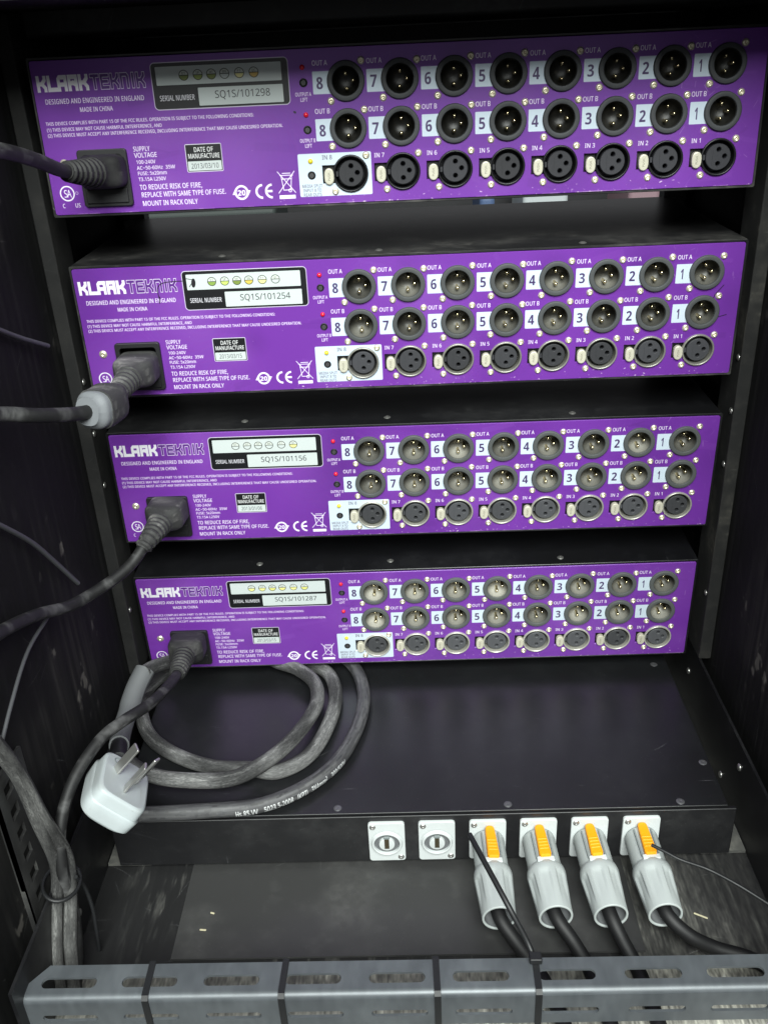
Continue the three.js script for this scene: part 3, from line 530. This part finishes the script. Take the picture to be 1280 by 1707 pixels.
[44.6, 79.2, 114, 149.1].forEach((cx, i) => {
  const g = thing('power_plug', plugLabels[i], 'power plug', [cx / 1000, -.4105, DZ + .002], 'grey plugs in the power distributor');
  g.rotation.set(.02, [.03, .045, .04, .02][i], [-.08, 0, .06, .03][i]);
  part('body', mmg(lathe([[9, 0], [10.8, .4], [11.2, 2], ...Array.from({ length: 12 }, (_, q) => [11.2 - .22 * (q % 2), 4 + q * 1.9]), [11.2, 27], [10.6, 28]], 36)), M.grey, g);
  const collar = mmg(lathe([[10.9, 26.5], [12.4, 28], [12.9, 31], [12.8, 33], [12.75, 34.5], [12.7, 36], [12.5, 38], [12.3, 41], [12.0, 46], [11.6, 51], [11.2, 56], [10.9, 62], [10.6, 62.7], [9.6, 62.7], [9.3, 62], [9, 48], [4, 46], [0, 46]], 84));
  { const p = collar.attributes.position; for (let j = 0; j < p.count; j++) { const x = p.getX(j), y = p.getY(j), z = p.getZ(j) * 1000, r = Math.hypot(x, y) * 1000; if (r > 10.8 && z > 32 && z < 59) { const an = Math.atan2(y, x), f = 1 - .10 * sm(33.5, 37, z) * (1 - sm(44, 60, z)) * sm(.55, .75, Math.abs(Math.cos(an * 3.5))); p.setX(j, x * f); p.setY(j, y * f); } } collar.computeVertexNormals(); }
  part('collar', collar, M.grey, g);
  part('mouth', mmg(lathe([[9.25, 61.8], [8.9, 49], [0, 49]], 36)), M.sleeve, g);
  const cs = new THREE.Shape(); cs.moveTo(-3.2, 3); cs.quadraticCurveTo(-3, -.2, 0, -.2); cs.quadraticCurveTo(3, -.2, 3.2, 3); cs.lineTo(4, 24); cs.lineTo(3.2, 26); cs.lineTo(-3.2, 26); cs.lineTo(-4, 24); cs.closePath();
  const catchM = part('catch', mmg(ext(cs, 2.6, .9, 2, 8).rotateX(Math.PI / 2).translate(0, 13.4, 0)), M.orange, g, 'orange release catch');
  for (let j = 0; j < 4; j++) part('ridge', mmg(new RoundedBoxGeometry(6.4, 1.9, 1.2, 2, .5)), M.orange, catchM).position.set(0, .0137, (12.5 + j * 2.6) / 1000);
  part('seat', mmg(new RoundedBoxGeometry(11.5, 2.2, 4, 2, .8)), M.white, g).position.set(0, .0112, .0268);
  for (const s of [-1, 1]) part('rail', mmg(new RoundedBoxGeometry(1.1, 2, 22, 1, .4)), M.greyDark, g).position.set(s * .0056, .0102, .014);
  g.updateMatrixWorld(true);
  const cg = tube(vm(cabPts[i]), .0046, 60, 14); cg.applyMatrix4(g.matrixWorld.clone().invert());
  part('cable', cg, M.black, g);
});

// ------------------------------------------------------------------ perforated rail across the front, with its ties
const RT = -.385, RB = -.4115, RZ0 = .2516, RZ1 = .2732;
{
  const slot = (cx, cy, l, h) => rrect(cx - l / 2, cx + l / 2, cy - h / 2, cy + h / 2, h / 2 - .0001, THREE.Path), X = [-203.3, -157.2, -110.5, -64.2, -17, 30, 78, 125.7, 171, 217];
  const t = new THREE.Shape(); t.moveTo(-.2178, RZ0); t.lineTo(.2348, RZ0 + .0008); t.lineTo(.2348, RZ1 - .0042); t.lineTo(-.2315, RZ1 - .0042); t.closePath();
  const f = new THREE.Shape(); f.moveTo(-.2315, RB); f.lineTo(.2348, RB); f.lineTo(.2348, RT - .0026); f.lineTo(-.2315, RT - .0042); f.closePath();
  for (const x of X) { if (x < 215) t.holes.push(slot(x / 1000, .2628, .0315, .0066)); if (x < 215) f.holes.push(slot(x / 1000 + .001, -.4012, .0315, .0052)); }
  const top = ext(t, .0016, 0, 1, 6).rotateX(Math.PI / 2).translate(0, RT, 0), fr = ext(f, .0016, 0, 1, 6).translate(0, 0, RZ1 - .0016);
  const bend = new THREE.CylinderGeometry(.0026, .0026, .4663, 10, 1, true, 0, Math.PI / 2).rotateZ(Math.PI / 2).rotateX(0);
  // quarter round from the top flange into the front flange
  const bp = [], bi = [], bn = [], bu = []; for (let i = 0; i <= 8; i++) { const a = i / 8 * Math.PI / 2, c = Math.cos(a), s = Math.sin(a); for (const x of [-.2315, .2348]) { bp.push(x, RT - .0042 + .0042 * c, RZ1 - .0042 + .0042 * s); bn.push(0, c, s); bu.push(x, a * .01); } }
  for (let i = 0; i < 8; i++) { const a = 2 * i; bi.push(a, a + 2, a + 1, a + 1, a + 2, a + 3); }
  const bg = new THREE.BufferGeometry(); bg.setAttribute('position', new THREE.Float32BufferAttribute(bp, 3)); bg.setAttribute('normal', new THREE.Float32BufferAttribute(bn, 3)); bg.setAttribute('uv', new THREE.Float32BufferAttribute(bu, 2)); bg.setIndex(bi);
  solo('perforated_rail', metreUV(merge(top, fr, bg)), std({ map: dataTex(256, 256, (u, v) => { const n = fbm(u, v, 8, 8, 77), m = fbm(u, v, 60, 20, 78, 2); return clamp01(mix([.27, .285, .30], [.44, .46, .475], .6 * n + .3 * m - .05)); }, 5, 5), roughness: .42, metalness: .3 }), 'grey angle steel rail with rows of slots across the front of the case', 'steel rail');
}
const tieBand = (() => {                                            // a flat strap wound closely round the angle steel
  const o = .0011, P = [[RZ0 - .001, RT - .004], [RZ0 - .001, RT + o], [RZ1 - .001, RT + o], [RZ1 + o, RT - .001], [RZ1 + o, RB - .001], [RZ1 - .003, RB - .0016]];
  const s = new THREE.Shape(); P.forEach(([z, y], i) => i ? s.lineTo(z, y) : s.moveTo(z, y)); [...P].reverse().forEach(([z, y]) => s.lineTo(z - (z > RZ1 - .002 ? .0011 : 0), y - (y > RT ? .001 : 0)));
  return ext(s, .0036).rotateY(-Math.PI / 2).translate(.0018, 0, 0);
})();
const tieWhere = ['leftmost of four', 'second from the left of four', 'third from the left of four', 'rightmost of four, with a long upright tail'];
[-157.8, -81, 5.2, 61.3].forEach((x, i) => {
  const g = thing('rail_tie', `black cable tie round the front rail, ${tieWhere[i]}`, 'cable tie', [x / 1000, 0, 0], 'cable ties round the front rail');
  part('band', tieBand, M.tie, g); g.rotation.y = [.02, -.03, .015, -.02][i]; g.position.x -= .262 * Math.sin(g.rotation.y);
  if (i === 3) { part('head', new RoundedBoxGeometry(.007, .004, .006, 2, .0008).translate(0, RT + .003, .2545), M.tie, g); part('tail', tube(vm([[0, -386, 254], [-3, -381, 247], [-14, -363, 235], [-24, -356, 215], [-34, -354, 190]]), .0017, 40, 8).scale(1, 1, 1), M.tie, g); }
});
solo('thin_wire', tube(vm([[146, -382, 175], [153, -382.5, 180], [161, -384, 185], [178, -388, 190], [194, -391, 200], [216, -400, 212]]), .0011, 40, 8), M.tie, 'thin black wire from the rightmost plug to the right wall', 'wire');

// ------------------------------------------------------------------ what shows through the gap behind
for (const [x0, x1, y1, z, c, l] of [[-.62, .62, .02, -1.6, 0x2c2c2e, 'large dark box added as backdrop far behind the gap under the top unit'], [-.50, -.24, -.185, -1.2, 0x404846, 'dull grey blurred box beyond the case, seen through the gap at left'], [.15, .18, -.19, -1.25, 0x54698f, 'blue blurred box beyond the case, in the gap under the top unit'], [.24, .33, -.187, -1.3, 0xc8d0d2, 'white blurred box beyond the case, in the gap under the top unit'], [.43, .49, -.18, -1.22, 0x9c8088, 'pink grey blurred box beyond the case, at the right of the gap']])  // the wide first box is an added backdrop that darkens the gap
  solo('storage_box', box(x0, x1, FY - .03, y1, z - .2, z, .01), std({ color: c, roughness: .6 }), l, 'box');

// ------------------------------------------------------------------ the lamp over the case
{
  const g = new THREE.Group(); g.name = 'ceiling_lamp'; g.userData = { label: 'flat white lamp panel high above and in front of the case', category: 'lamp' }; scene.add(g);
  g.position.set(...LAMP.p); g.lookAt(...LAMP.to); g.rotateY(Math.PI);
  const face = shade(new THREE.Mesh(new THREE.BoxGeometry(LAMP.w, LAMP.h, .02).translate(0, 0, .013), std({ color: 0x888888, emissive: 0xffffff, emissiveIntensity: 2 }))); face.name = 'diffuser'; g.add(face);
  const l = new THREE.RectAreaLight(LAMP.c, LAMP.i, LAMP.w, LAMP.h); g.add(l);
}
renderer.render(scene, camera);
